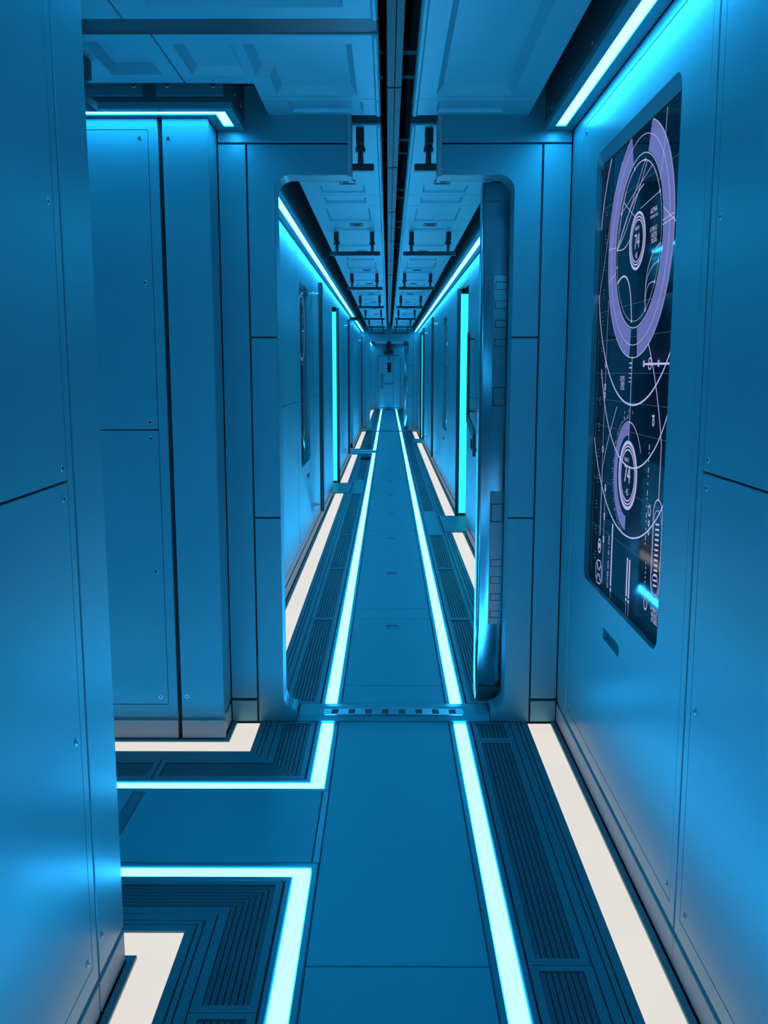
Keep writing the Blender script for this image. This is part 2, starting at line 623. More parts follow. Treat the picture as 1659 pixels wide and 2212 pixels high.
# central walkway
def deck(y0, y1, label, latch=None, group='central deck plates', x=(-.2345, .2345)):
    t = thing('deck_plate', label, 'floor panel', (sum(x) / 2, (y0 + y1) / 2, 0), group)
    m = MB()
    hs = []
    if latch:
        hs = [(rrect(-.041, .041, latch - .046, latch + .046, .008, 3), .004, .001, 0, 0)]
    m.tray(FL, rect(x[0], x[1], y0 + .0015, y1 - .0015), 0, .03, .0025, 0, hs)
    m.build('plate', 'deck', t)
    if latch:
        h = MB()
        h.tray(FL, rrect(-.039, .039, latch - .044, latch + .044, .008, 3), .001, .0045, .0008, 0,
               [(rect(-.027, .027, latch - .030, latch + .024), .003, 0, 1, 1)])
        h.box(FL, -.022, .022, latch - .022, latch + .018, -.0019, -.0005, .0003, 0)
        h.build('pull_latch', ['trim', 'black'], t)
    return t


deck(.71, 2.155, 'plain walkway deck plate at the bottom edge of the floor')
deck(-.745, .708, 'plain walkway deck plate directly under the viewer')
deck(2.157, BH1 - .003, 'plain walkway deck plate in front of the doorway sill')
NARROW = .245
for k in range(13):
    a = BH1B + .085 + GRID * k
    b = min(a + GRID, BH2 - .006)
    deck(a, a + NARROW, ORD[k] + ' narrow cross plate of the walkway beyond the doorway')
    deck(a + NARROW, b, ORD[k] + ' walkway deck plate with a pull latch beyond the doorway', b - .17)
for k in range(8):
    a = BH2B + .09 + 1.585 * k
    deck(a, a + 1.583, ORD[k] + ' tiny walkway deck plate past the second bulkhead', None, 'deck plates past the second bulkhead')
# side passage decks
for yc, xe, tg in ((YC1, XL_END, 'the side passage'), (YC2, -2.4, 'the far side passage')):
    for a, b, lb in ((-.90, -.261, 'plain deck plate at the mouth of '), (-.942, -.9015, 'thin cross strip in the floor of '), (xe, -.9435, 'plain deck plate deep inside ')):
        t = thing('deck_plate', lb + tg, 'floor panel', ((a + b) / 2, yc, 0), 'deck plates of ' + tg)
        m = MB()
        m.box(FL, a, b, yc - .2435, yc + .2435, -.03, 0, .002)
        m.build('plate', 'deck' if b - a > .1 else 'plate', t)


# ------------------------------------------------------------------ wall cladding
def skirting(name, P, runs):
    m = MB()
    for a, b in runs:
        m.box(P, a + .002, b - .002, 0.002, .080, -.02, 0.0, .002)
        m.box(P, a + .002, b - .002, 0.070, .105, -.026, -.0115, .0)
    struct(m.build(name, 'base'))


def clad(P, key, u0, u1, label, group, screws=True, mid=True, plain=False, extra=None, z0=.097, z1=WT, name='wall_cladding', bot=None):
    """one panel: frame, one or two inset plates, screws. extra(t, inset_rect) may replace the inset plate"""
    c = P((u0 + u1) / 2, z0, 0)
    t = thing(name, label, 'wall panel', c, group)
    g = .0045
    if plain:
        m = MB()
        m.box(P, u0 + g, u1 - g, z0, z1, -.02, 0, .002)
        m.build('plate', 'wall', t)
        if screws:
            uu = (u0 + u1) / 2 if u1 - u0 < .12 else None
            for z in (.183, 2.355):
                screw(t, key, P(uu if uu else plain, z, 0))
        return t
    iu0, iu1, iv0, iv1 = u0 + .040, u1 - .040, .147, 2.388
    m = MB()
    m.tray(P, rect(u0 + g, u1 - g, z0, z1), 0, .02, .002, 0, [(rect(iu0, iu1, iv0, iv1), .02 if extra else .009, 0, 0, 1)])
    m.build('frame', ['wall', 'groove'], t)
    q = .0022
    if extra:
        extra(t, (iu0 + q, iu1 - q, iv0 + q, iv1 - q))
    else:
        cuts = [(iv0 + q, 1.2665), (1.2715, iv1 - q)] if mid else [(iv0 + q, iv1 - q)]
        for a, b in cuts:
            m = MB()
            m.box(P, iu0 + q, iu1 - q, a, b, -.009, 0, .001)
            m.build('inset_plate', 'wall', t)
    if screws:
        zs = (.180, .704, 1.236, 1.300, 1.831, 2.356) if mid else (.180, 2.356)
        for z in zs:
            for u in (iu0 + .032, iu1 - .032):
                screw(t, key, P(u, z, 0))
    return t


# near section, display wall
SCR_G = {}


def text_into(m, P, s, u, v, h, n, mi, wscale=1.0, sgn=-1, align='CENTER', rot=0.0):
    cu = bpy.data.curves.new('lettering', 'FONT')
    cu.body = s
    cu.size = 1.0
    cu.align_x = align
    cu.align_y = 'CENTER'
    cu.resolution_u = 2
    ob = bpy.data.objects.new('lettering', cu)
    col.objects.link(ob)
    dg = bpy.context.evaluated_depsgraph_get()
    me = bpy.data.meshes.new_from_object(ob.evaluated_get(dg))
    base = len(m.bm.verts)
    m.bm.verts.ensure_lookup_table()
    vs = []
    cr, sr = math.cos(rot), math.sin(rot)
    for w in me.vertices:
        x, y = w.co.x * h * wscale, w.co.y * h
        x, y = x * cr - y * sr, x * sr + y * cr
        vs.append(m.bm.verts.new(P(u + sgn * x, v + y, n)))
    for p in me.polygons:
        try:
            f = m.bm.faces.new([vs[i] for i in p.vertices])
            f.material_index = mi
        except ValueError:
            pass
    bpy.data.objects.remove(ob)
    bpy.data.curves.remove(cu)
    bpy.data.meshes.remove(me)


def arc_pts(cu, cv, ru, rv, a0, a1, n=72):
    return [(cu - ru * math.cos(math.radians(a0 + (a1 - a0) * i / n)), cv + rv * math.sin(math.radians(a0 + (a1 - a0) * i / n))) for i in range(n + 1)]


class GFX:
    """flat luminous drawing on a display: bands, lines, dots"""
    def __init__(self, P, clip=None):
        self.m, self.P, self.clip = MB(), P, clip

    def ok(self, p):
        if not self.clip:
            return True
        a, b, c, d = self.clip
        return a <= p[0] <= b and c <= p[1] <= d

    def band(self, inner, outer, n, mi):
        for i in range(len(inner) - 1):
            q = [inner[i], inner[i + 1], outer[i + 1], outer[i]]
            if all(self.ok(p) for p in q):
                self.m.flat(self.P, q, n, mi)

    def ringband(self, cu, cv, r0, r1, n, mi, a0=0, a1=360, asp=.94, seg=96):
        self.band(arc_pts(cu, cv, r0, r0 * asp, a0, a1, seg), arc_pts(cu, cv, r1, r1 * asp, a0, a1, seg), n, mi)

    def line(self, pts, w, n, mi, sub=1):
        for (a, b), (c, d) in zip(pts, pts[1:]):
            L = math.hypot(c - a, d - b)
            if L < 1e-6:
                continue
            nx, ny = -(d - b) / L * w / 2, (c - a) / L * w / 2
            k = sub
            for i in range(k):
                x0, y0 = a + (c - a) * i / k, b + (d - b) * i / k
                x1, y1 = a + (c - a) * (i + 1) / k, b + (d - b) * (i + 1) / k
                q = [(x0 + nx, y0 + ny), (x1 + nx, y1 + ny), (x1 - nx, y1 - ny), (x0 - nx, y0 - ny)]
                if all(self.ok(p) for p in q):
                    self.m.flat(self.P, q, n, mi)

    def dot(self, u, v, r, n, mi):
        self.m.flat(self.P, arc_pts(u, v, r, r, 0, 345, 23), n, mi)


def bez(p0, p1, p2, n=20):
    return [((1 - t) ** 2 * p0[0] + 2 * t * (1 - t) * p1[0] + t * t * p2[0], (1 - t) ** 2 * p0[1] + 2 * t * (1 - t) * p1[1] + t * t * p2[1])
            for t in [i / n for i in range(n + 1)]]


def big_display(t):
    """the display behind the recessed opening; glass plane 25 mm behind the wall face, u = distance along the corridor"""
    P = RW
    G0 = -.0241
    m = MB()
    m.tray(P, rrect(2.405, 3.392, .722, 2.226, .03), -.0245, .012, .0005)
    m.build('glass', 'glass', t)
    clip = (2.425, 3.374, .738, 2.207)
    # big dial
    cu, cv = 2.877, 1.880
    ku, kv = 2.89, 1.172
    sl = math.degrees(math.asin(.038 / .31))
    for args in ((cu, cv, .272, .362, G0, 0, 90 + sl, 270 - sl), (cu, cv, .272, .362, G0, 0, -90 + sl, 90 - sl), (ku, kv, .127, .172, G0, 0, 90, 270, 1.0)):
        g = GFX(P, clip)
        g.ringband(*args)
        g.m.build('violet_arc', 'g_ring', t)
    g = GFX(P, clip)
    n = G0 + .0004
    for r, w in ((.364, .003), (.268, .003), (.323, .0022)):
        g.ringband(cu, cv, r - w / 2, r + w / 2, n, 0)
    g.ringband(cu, cv, .245, .248, n, 0, 25, 150); g.ringband(cu, cv, .2465, .248, n, 0, 150, 385)
    g.ringband(2.872, 1.875, .508, .514, n, 0, seg=160)
    g.ringband(2.883, 1.535, .556, .561, n, 0, 190, 350, seg=120, asp=.985)
    g.ringband(2.86, 1.66, .455, .460, n, 0, 200, 340, seg=120, asp=1.0)
    for r0, r1 in ((.082, .091), (.072, .077), (.063, .067)):
        g.ringband(2.880, 1.885, r0, r1, n, 0, asp=.94)
    for r0, r1 in ((.100, .112), (.091, .096), (.080, .085)):
        g.ringband(2.885, 1.175, r0, r1, n, 0, asp=.97)
    # ticks around the lower ring
    for i in range(60):
        a = math.radians(95 + 165 * i / 59)
        r0, r1 = .180, .180 + (.010 if i % 5 else .018) * (0.6 + 0.4 * math.sin(i * 1.7))
        g.line([(ku - r0 * math.cos(a), kv + r0 * math.sin(a)), (ku - r1 * math.cos(a), kv + r1 * math.sin(a))], .0018, n, 0)
    g.ringband(ku, kv, .168, .171, n, 0, 30, 90, 1.0)
    # chords and curves inside the dial
    D = lambda a, r=.247: (cu - r * math.cos(math.radians(a)), cv + r * .94 * math.sin(math.radians(a)))
    for a, b, w in ((78, 178, .0026), (58, 150, .0018), (128, 165, .0018), (30, 172, .0018), (178, 140, .0018)):
        g.line([D(a), D(b)] if a != 30 else [D(28), (2.86, 1.975)], w, n, 0)
    g.line(bez(D(178), (3.03, 1.87), (2.97, 1.90)), .003, n, 0)
    g.line(bez(D(178), (2.98, 2.02), (2.83, 2.04)), .0035, n, 0)
    g.line(bez(D(178), (3.0, 1.93), D(72)), .003, n, 0)
    g.line([D(140), (2.905, 1.955)], .002, n, 0)
    g.line(bez(D(205), (2.94, 1.84), D(262), 24), .006, n, 0)
    g.line(bez(D(-8), (2.80, 1.82), D(-62), 24), .003, n, 0)
    g.line(bez(D(-20), (2.80, 1.79), D(-62), 24), .0022, n, 0)
    g.line(bez(D(-35), (2.78, 1.76), D(-62), 24), .0022, n, 0)
    for a in (78, 105, 28, 150, 178, 192, 205, 262, -62, -35, -20):
        g.dot(*D(a), .0055, n + .0001, 0)
    for a in (176, 195):
        g.line([D(a, .262), D(a, .36)], .0025, n, 0)
    for v in (1.905, 1.893):
        g.line([(2.62, v), (2.515, v + .004)], .0025, n, 0)
    g.line([(3.36, 1.76), (3.20, 2.06), (3.10, 2.16)], .0022, n, 0, 6)
    g.line([(2.62, 2.215), (2.63, 2.12), (2.66, 2.02)], .003, n, 0, 6)
    g.line([(2.62, 1.94), (2.50, 1.885), (2.44, 1.865)], .0026, n, 0, 4)
    # stem between dials
    g.line([(2.884, 1.543), (2.886, 1.285)], .0035, n, 0)
    for v in (1.522, 1.508, 1.490, 1.477, 1.465):
        g.line([(2.886, v), (2.915, v)], .004 if v > 1.5 else .0025, n, 0)
    g.line(bez((2.712, 1.577), (2.60, 1.46), (2.54, 1.30), 20) + [(2.541, 1.145)], .0045, n, 0)
    g.line([(2.755, 1.518), (2.430, 1.518)], .006, n, 0)
    for u, r in ((2.750, .010), (2.687, .018), (2.600, .010)):
        g.ringband(u, 1.519, r - .004, r, n + .0001, 0, asp=1)
    g.dot(2.687, 1.519, .006, n + .0001, 0)
    # left rails
    g.line([(3.222, 1.735), (3.229, 1.22), (3.229, .92)], .0022, n, 0)
    g.line(bez((3.051, 1.383), (3.19, 1.24), (3.225, 1.158)) + [(3.223, .926)], .003, n, 0)
    for v in (1.521, 1.443, 1.415, 1.228):
        g.ringband(3.228, v, .008, .012, n + .0001, 0, asp=1)
    g.ringband(3.228, .886, .017, .022, n, 0, asp=1.2); g.dot(3.228, .886, .010, n, 0)
    g.line([(3.17, 1.10), (3.172, .76)], .0022, n, 0)
    for v in (1.10, 1.0, .92):
        g.ringband(3.171, v, .006, .010, n + .0001, 0, asp=1.3)
    # octagon emblem
    oc = [(3.270, .770), (3.245, .750), (3.205, .752), (3.184, .772), (3.184, .812), (3.208, .834), (3.246, .832), (3.270, .812), (3.270, .770)]
    g.line(oc, .004, n, 0)
    for s in (1, -1):
        g.line([(3.227 - .026, .792 - s * .026), (3.227 - .006, .792 - s * .006)], .0055, n, 0)
        g.line([(3.227 + .026, .792 + s * .026), (3.227 + .006, .792 + s * .006)], .0055, n, 0)
    # bars
    g.line([(3.048, .994), (3.048, .782)], .013, n, 0); g.line([(3.048, .776), (3.048, .762)], .013, n, 0)
    g.line([(2.843, .920), (2.843, .797)], .013, n, 0); g.line([(2.843, .792), (2.843, .782)], .013, n, 0)
    g.line([(2.815, .920), (2.815, .797)], .013, n, 0); g.line([(2.815, .792), (2.815, .782)], .013, n, 0)
    for u in (2.843, 2.815):
        g.line([(u, .780), (u, .738)], .002, n, 0)
    g.line([(3.048, .760), (3.048, .738)], .002, n, 0)
    # right rails
    g.line([(2.629, 1.350), (2.626, .735)], .0026, n, 0)
    g.line([(2.640, 1.372), (2.618, 1.372)], .007, n, 0)
    for v, r in ((1.355, .010), (1.102, .014), (1.065, .008), (1.04, .008), (.830, .017)):
        g.ringband(2.627, v, r - .004, r, n + .0001, 0, asp=1.2)
    for i in range(14):
        v = 1.29 - i * .022
        g.line([(2.655, v), (2.655, v - (.006 if i % 3 else .015))], .005, n, 0)
    for i in range(6):
        v = .95 - i * .014
        g.line([(2.64, v), (2.64, v - .007)], .004, n, 0)
    # stadium gauge
    st = [(2.501, 1.10)] + arc_pts(2.543, 1.10, .042, .045, 0, 180, 16) + [(2.585, .91)] + arc_pts(2.543, .91, .042, .045, 180, 360, 16) + [(2.501, 1.10)]
    g.line(st, .004, n, 0)
    st2 = [(2.508, 1.08)] + arc_pts(2.543, 1.08, .035, .035, 0, 180, 16) + [(2.578, .93)]
    g.line(st2, .0022, n, 0)
    for i in range(13):
        v = 1.075 - i * .0145
        g.line([(2.56, v - .001), (2.525, v + .003)], .0055, n, 0)
    st3 = arc_pts(2.543, .905, .030, .030, 0, 360, 24)
    g.line(st3, .0022, n, 0)
    # grain along the near edge
    for i in range(26):
        g.line([(2.432, 1.43 - i * .015), (2.432, 1.43 - i * .015 - .008)], .005, n, 0)
    g.m.build('graphic_lines', 'g_line', t)
    # faint grid
    g = GFX(P, clip)
    for v in (.95, 1.12, 1.31, 1.40, 1.49, 1.60, 1.70, 2.05):
        g.line([(3.355, v), (2.43, v + .002)], .0012, G0 + .0002, 0)
    for u in (3.33, 3.25, 2.72):
        g.line([(u, .74), (u, 2.21)], .0012, G0 + .0002, 0)
    g.line([(3.355, .76), (3.355, 2.20)], .003, G0 + .0002, 0)
    for i in range(14):
        v = 2.05 - i * .092
        for du, dv in ((0, 0), (.006, -.012), (-.004, -.024)):
            g.line([(3.305 + du, v + dv), (3.285 + du, v + dv)], .003, G0 + .0002, 0)
    g.m.build('faint_grid', 'g_dim', t)
    # lettering
    def T(s, u, v, h, ws=1.0, rot=0.0, al='CENTER'):
        m = MB()
        text_into(m, P, s, u, v, h, G0 + .0007, 0, ws, -1, al, rot)
        m.build('lettering', 'g_line', t)
    T('74', 2.882, 1.882, .062, .95)
    T("MEAN'S", 2.884, 1.922, .016, .9)
    T('42', 2.882, 1.842, .026, .9)
    T('ALPHA', 2.712, 1.947, .022)
    T('MODERATOR', 2.708, 1.930, .012)
    T('A MIN S', 2.708, 1.895, .020)
    T('0.023%', 2.700, 1.878, .020)
    T('50.50%', 2.698, 1.862, .020)
    T('DAYS', 2.993, 1.474, .022)
    T('8034', 2.988, 1.458, .020)
    T('0.12%', 2.990, 1.444, .020)
    T('74', 2.888, 1.176, .080, .95)
    T("MEAN'S", 2.902, 1.222, .018, .9)
    T('42', 2.882, 1.122, .030, .9)
    T('OUTER SDL / ID / 32D', 3.090, .856, .020, .95, math.pi / 2)
    T('A MIN S', 2.540, .832, .020)
    T('00.02%', 2.535, .816, .020)
    T('07.00%', 2.533, .800, .020)
    T('1', 2.90, 1.375, .014); T('2', 2.85, 1.372, .014); T('3', 2.945, 1.368, .014)
    # small violet frame line round the glass
    m = MB()
    o = rrect(2.426, 3.374, .739, 2.206, .034)
    va = [m.bm.verts.new(P(u, v, G0 + .0001)) for u, v in o]
    vb = [m.bm.verts.new(P(u, v, G0 + .0001)) for u, v in inset(o, .004)]
    m.bridge(va, vb, 0)
    m.build('bezel', 'black', t)


def screen_panel(t, r):
    m = MB()
    m.tray(RW, rect(*r), 0, .024, .001, 0, [
        (rrect(2.420, 3.362, .744, 2.238, .045, 6), .024, rrect(2.424, 3.376, .737, 2.208, .035, 6), 0, 1),
        (rrect(2.815, 3.03, .606, .645, .004, 2), .022, 0, 0, 0)])
    m.build('inset_plate', ['wall', 'groove'], t)


t = clad(RW, 'R', 2.165, 3.62, 'satin wall panel framing the big display screen with a small slot below it', 'near wall panels', True, False, extra=screen_panel)
d = thing('display_screen', 'big dark wall display with violet dials reading 74', 'screen', (.70, 2.88, .74))
big_display(d)
clad(RW, 'R', 3.62, BH1, 'narrow plain wall strip between display panel and bulkhead', 'near wall panels', False, plain=3.72)
clad(RW, 'R', .71, 2.165, 'satin wall panel at the picture edge next to the display panel', 'near wall panels')
clad(RW, 'R', -.745, .71, 'satin wall panel beside the viewer on the display side', 'near wall panels')
clad(RW, 'R', -2.2, -.745, 'satin wall panel behind the viewer on the display side', 'near wall panels')
# near left wall
clad(LW, 'L', .52, 1.975, 'large satin wall panel opposite the display, with a level seam', 'near wall panels')
clad(LW, 'L', -.935, .52, 'satin wall panel beside the viewer opposite the display', 'near wall panels')
clad(LW, 'L', -2.39, -.935, 'satin wall panel behind the viewer opposite the display', 'near wall panels')
clad(LW, 'L', 1.975, 2.18, 'plain corner strip of wall where the side passage opens', 'near wall panels', True, plain=2.008)
# side passage walls
FB = FY(BR1[1])
clad(FB, 'F', -.874, -.6925, 'plain corner wall strip beside the dark seam in the side passage', 'side passage panels', True, plain=-.847)
clad(FB, 'F', -2.329, -.882, 'screwed satin wall panel with level seam on the side passage wall', 'side passage panels')
clad(FB, 'F', -3.78, -2.337, 'satin wall panel deep inside the side passage, far wall', 'side passage panels')
BB = BY(BR1[0])
clad(BB, 'B', -.905, -.7045, 'corner wall strip on the hidden near wall of the side passage', 'side passage panels', False, plain=-.8)
clad(BB, 'B', -2.36, -.905, 'satin wall panel on the hidden near wall of the side passage', 'side passage panels', False)
clad(BB, 'B', -3.78, -2.36, 'satin wall panel deep inside the side passage, near wall', 'side passage panels', False)
clad(XL(XL_END), 'L', BR1[0] + .02, BR1[1] - .02, 'satin wall panel closing the end of the side passage', 'side passage panels', False)
clad(LW, 'L', 3.635, BH1, 'slim wall return between the side passage and bulkhead', 'near wall panels', False, plain=3.72)

# skirtings
skirting('baseboard_right', RW, [(-2.2, -.745), (-.745, .71), (.71, 2.165), (2.165, 3.62), (3.62, BH1)])
skirting('baseboard_left', LW, [(-2.39, -.935), (-.935, .52), (.52, 1.97), (1.976, 2.18), (3.64, BH1)])
skirting('baseboard_branch', FB, [(-3.78, -2.33), (-2.33, -.885), (-.873, -.692)])
skirting('baseboard_branch_near', BB, [(-3.78, -2.33), (-2.33, -.885), (-.873, -.704)])

# far corridor cladding
LC = [(BH1B + .02, 5.5), (5.5, 6.96), (6.96, 8.42), (8.42, 9.87), (9.87, 11.35), (12.4, 13.85), (13.85, 15.3), (15.3, 16.58), (18.02, 19.4), (19.4, 20.8), (20.8, 22.0), (22.0, BH2)]
RC = [(BH1B + .02, 5.5), (5.5, 6.96), (6.96, 8.57), (9.55, 11.2), (11.2, 12.65), (12.65, 14.1), (14.1, 15.5), (15.5, 17.0), (17.0, 18.4), (18.4, 19.4), (20.5, 21.7), (21.7, BH2)]


def narrow_screen(P, sgn, u0, u1):
    def f(t, r):
        m = MB()
        m.tray(P, rect(*r), 0, .024, .001, 0, [
            (rrect(u0, u1, .742, 2.172, .03, 4), .024, 0, 0, 1),
            (rrect(u0 + .48, u0 + .70, .60, .64, .004, 2), .022, 0, 0, 0)])
        m.build('inset_plate', ['wall', 'groove'], t)
    return f


def small_display(P, u0, u1, label):
    d = thing('display_screen', label, 'screen', P((u0 + u1) / 2, .75, 0))
    m = MB()
    m.box(P, u0 - .004, u1 + .004, .738, 2.176, -.036, -.0245, .0005)
    m.build('glass', 'glass', d)
    cl = (u0 + .01, u1 - .01, .75, 2.165)
    g = GFX(P, cl)
    cu = (u0 + u1) / 2
    g.ringband(cu, 1.84, .255, .285, -.0242, 0)
    g.m.build('violet_ring', 'g_dim', d)
    g = GFX(P, cl)
    for r, v in ((.23, 1.84), (.31, 1.84), (.10, 1.84), (.10, 1.14), (.20, 1.14)):
        g.ringband(cu, v, r - .002, r + .002, -.0240, 0)
    for u in (u0 + .08, u1 - .1, u1 - .18):
        g.line([(u, .78), (u, 1.4)], .003, -.0240, 0)
    g.line([(u0 + .1, 1.0), (u0 + .1, .80)], .014, -.0240, 0)
    g.m.build('graphic_lines', 'g_dim', d)


for P, key, cells, side, so in ((LW, 'L', LC, 'opposite the hatch door side', -1), (RW, 'R', RC, 'hatch door side', 1)):
    for i, (a, b) in enumerate(cells):
        ex = None
        if key == 'L' and i == 2:
            ex = narrow_screen(P, 1, 7.20, 8.02)
        if key == 'R' and i == 4:
            ex = narrow_screen(P, 1, 11.55, 12.4)
        clad(P, key, a, b, ORD[i] + ' wall panel along the corridor beyond the doorway, ' + side, 'corridor wall panels', a < 13, ex is None, extra=ex)
    skirting('baseboard_' + ('left' if key == 'L' else 'right') + '_corridor', P, cells)
small_display(LW, 7.20, 8.02, 'narrow-looking dark wall display seen edge-on beyond the doorway')
small_display(RW, 11.55, 12.4, 'distant thin dark wall display beyond the bright doorway light')
CC = [(BH2B + .02 + 1.598 * k, BH2B + .02 + 1.598 * (k + 1)) for k in range(8)]
for P, key, side in ((LW, 'L', 'opposite the hatch door side'), (RW, 'R', 'hatch door side')):
    for i, (a, b) in enumerate(CC):
        clad(P, key, a, b, ORD[i] + ' tiny wall panel past the second bulkhead, ' + side, 'wall panels past the second bulkhead', False)
    skirting('baseboard_' + ('left' if key == 'L' else 'right') + '_end', P, CC)
FB2, BB2 = FY(BR2[1]), BY(BR2[0])
clad(FB2, 'F', -2.15, -.704, 'far wall panel of the distant side passage', None, False)
clad(BB2, 'B', -2.15, -.704, 'near wall panel of the distant side passage', None, False)

# ------------------------------------------------------------------ bulkheads


def arc(cx, cy, r, a0, a1, n=7):
    return [(cx + r * math.cos(math.radians(a0 + (a1 - a0) * i / n)), cy + r * math.sin(math.radians(a0 + (a1 - a0) * i / n))) for i in range(n + 1)]


def bulkhead(name, yf, yb, notch, top=2.264):
    core = MB()
    root = None
    T, B, W, J, S = 2.60, .05, .6975, .475, .585
    r = .06
    g = .0035
    for s in (1, -1):
        mir = lambda pts: [(s * u, v) for u, v in pts]
        jamb_top = [(notch, 2.383 - g), (S - g, 2.383 - g), (S - g, 1.632 + g), (J, 1.632 + g)] + arc(J - r, top - r, r, 0, 90) + [(notch, top)]
        jamb_bot = [(S - g, .890 - g), (S - g, 0), (.417, 0), (.417, B)] + arc(J - r, B + r, r, -90, 0)[1:] + [(J, .890 - g)]
        pieces = [jamb_top, rect(J, S - g, .890 + g, 1.632 - g), jamb_bot,
                  rect(notch, W, 2.383 + g, T), rect(S + g, W, .104, 2.383 - g), rect(S + g, W, 0, .092)]
        full = [(.417, 0), (W, 0), (W, T), (notch, T), (notch, top)] + arc(J - r, top - r, r, 90, 0) + arc(J - r, B + r, r, 0, -90) + [(.417, B)]
        full = inset(full, .002)
        core.tray(FY(yf + .008), mir(full), 0, yb - yf - .016, .0005)
        if root is None:
            root = core
        for P, y in ((FY(yf), yf), (BY(yb), yb)):
            pass
    wall = core.build(name, 'groove')
    struct(wall)
    for s in (1, -1):
        mir = lambda pts: [(s * u, v) for u, v in pts]
        jamb_top = [(notch, 2.383 - g), (S - g, 2.383 - g), (S - g, 1.632 + g), (J, 1.632 + g)] + arc(J - r, top - r, r, 0, 90) + [(notch, top)]
        jamb_bot = [(S - g, .890 - g), (S - g, 0), (.417, 0), (.417, B)] + arc(J - r, B + r, r, -90, 0)[1:] + [(J, .890 - g)]
        for nm, p in (('head_plate', jamb_top), ('jamb_plate', rect(J, S - g, .890 + g, 1.632 - g)), ('jamb_foot', jamb_bot),
                      ('lintel_plate', rect(notch, W, 2.383 + g, T)), ('side_plate', rect(S + g, W, .104, 2.383 - g)), ('skirting_plate', rect(S + g, W, 0, .092))):
            m = MB()
            m.tray(FY(yf), mir(p), 0, .0085, .0015)
            m.tray(BY(yb), mir(p), 0, .0085, .0015)
            m.build(nm, 'wall', wall)
        # lining of the opening, flush with the plates
        lin = MB()
        inner = [(.417, B)] + arc(J - r, B + r, r, -90, 0) + arc(J - r, top - r, r, 0, 90) + ([(notch, top), (notch, T)] if notch else [])
        inner = mir(inner)
        a = [lin.bm.verts.new((u, yf + .004, v)) for u, v in inner]
        b = [lin.bm.verts.new((u, yb - .004, v)) for u, v in inner]
        lin.bridge(a, b, 0, False)
        lin.build('reveal', 'wall', wall)
    return wall


bulkhead('wall_bulkhead', BH1, BH1B, .174)
bulkhead('wall_bulkhead_far', BH2, BH2B, .0, 2.20)
for s in (1, -1):
    m = MB()
    m.box(FL, s * .171, s * .186, BH1 - .004, BH1B + .004, 2.258, 2.60, .001)
    struct(m.build('trim_4', 'base'))

# door sills
for yf, yb, lb in ((BH1, BH1B, 'low metal door sill with a row of eight dark square bolt sockets'), (BH2, BH2B, 'tiny distant door sill under the second bulkhead')):
    t = thing('threshold', lb, 'door sill', (0, (yf + yb) / 2, 0))
    m = MB()
    prof = [(yf - .004, -.02), (yf - .004, .004), (yf + .022, .022), (yb - .01, .022), (yb + .075, .004), (yb + .08, -.02)]
    for xa, xb in ((-.4155, .4155),):
        va = [m.bm.verts.new((xa + (.018 if i in (2, 3) else 0) * 0, y, z)) for i, (y, z) in enumerate(prof)]
        vb = [m.bm.verts.new((xb, y, z)) for i, (y, z) in enumerate(prof)]
        m.bridge(va, vb, 0)
        m.bm.faces.new(va); m.bm.faces.new(vb)
    m.build('sill_body', 'deck', t)
    m = MB()
    yc = yf + .052
    m.tray(FL, rrect(-.306, .306, yc - .036, yc + .036, .008, 3), .0245, .003, .0006)
    m.build('socket_strip', 'plate_steel', t)
    for i in range(8):
        x = -.2562 + i * .0732
        m = MB()
        m.tray(FL, rect(x - .0145, x + .0145, yc - .022, yc + .026), .0252, .001, .0002)
        m.build('bolt_socket', 'black', t)


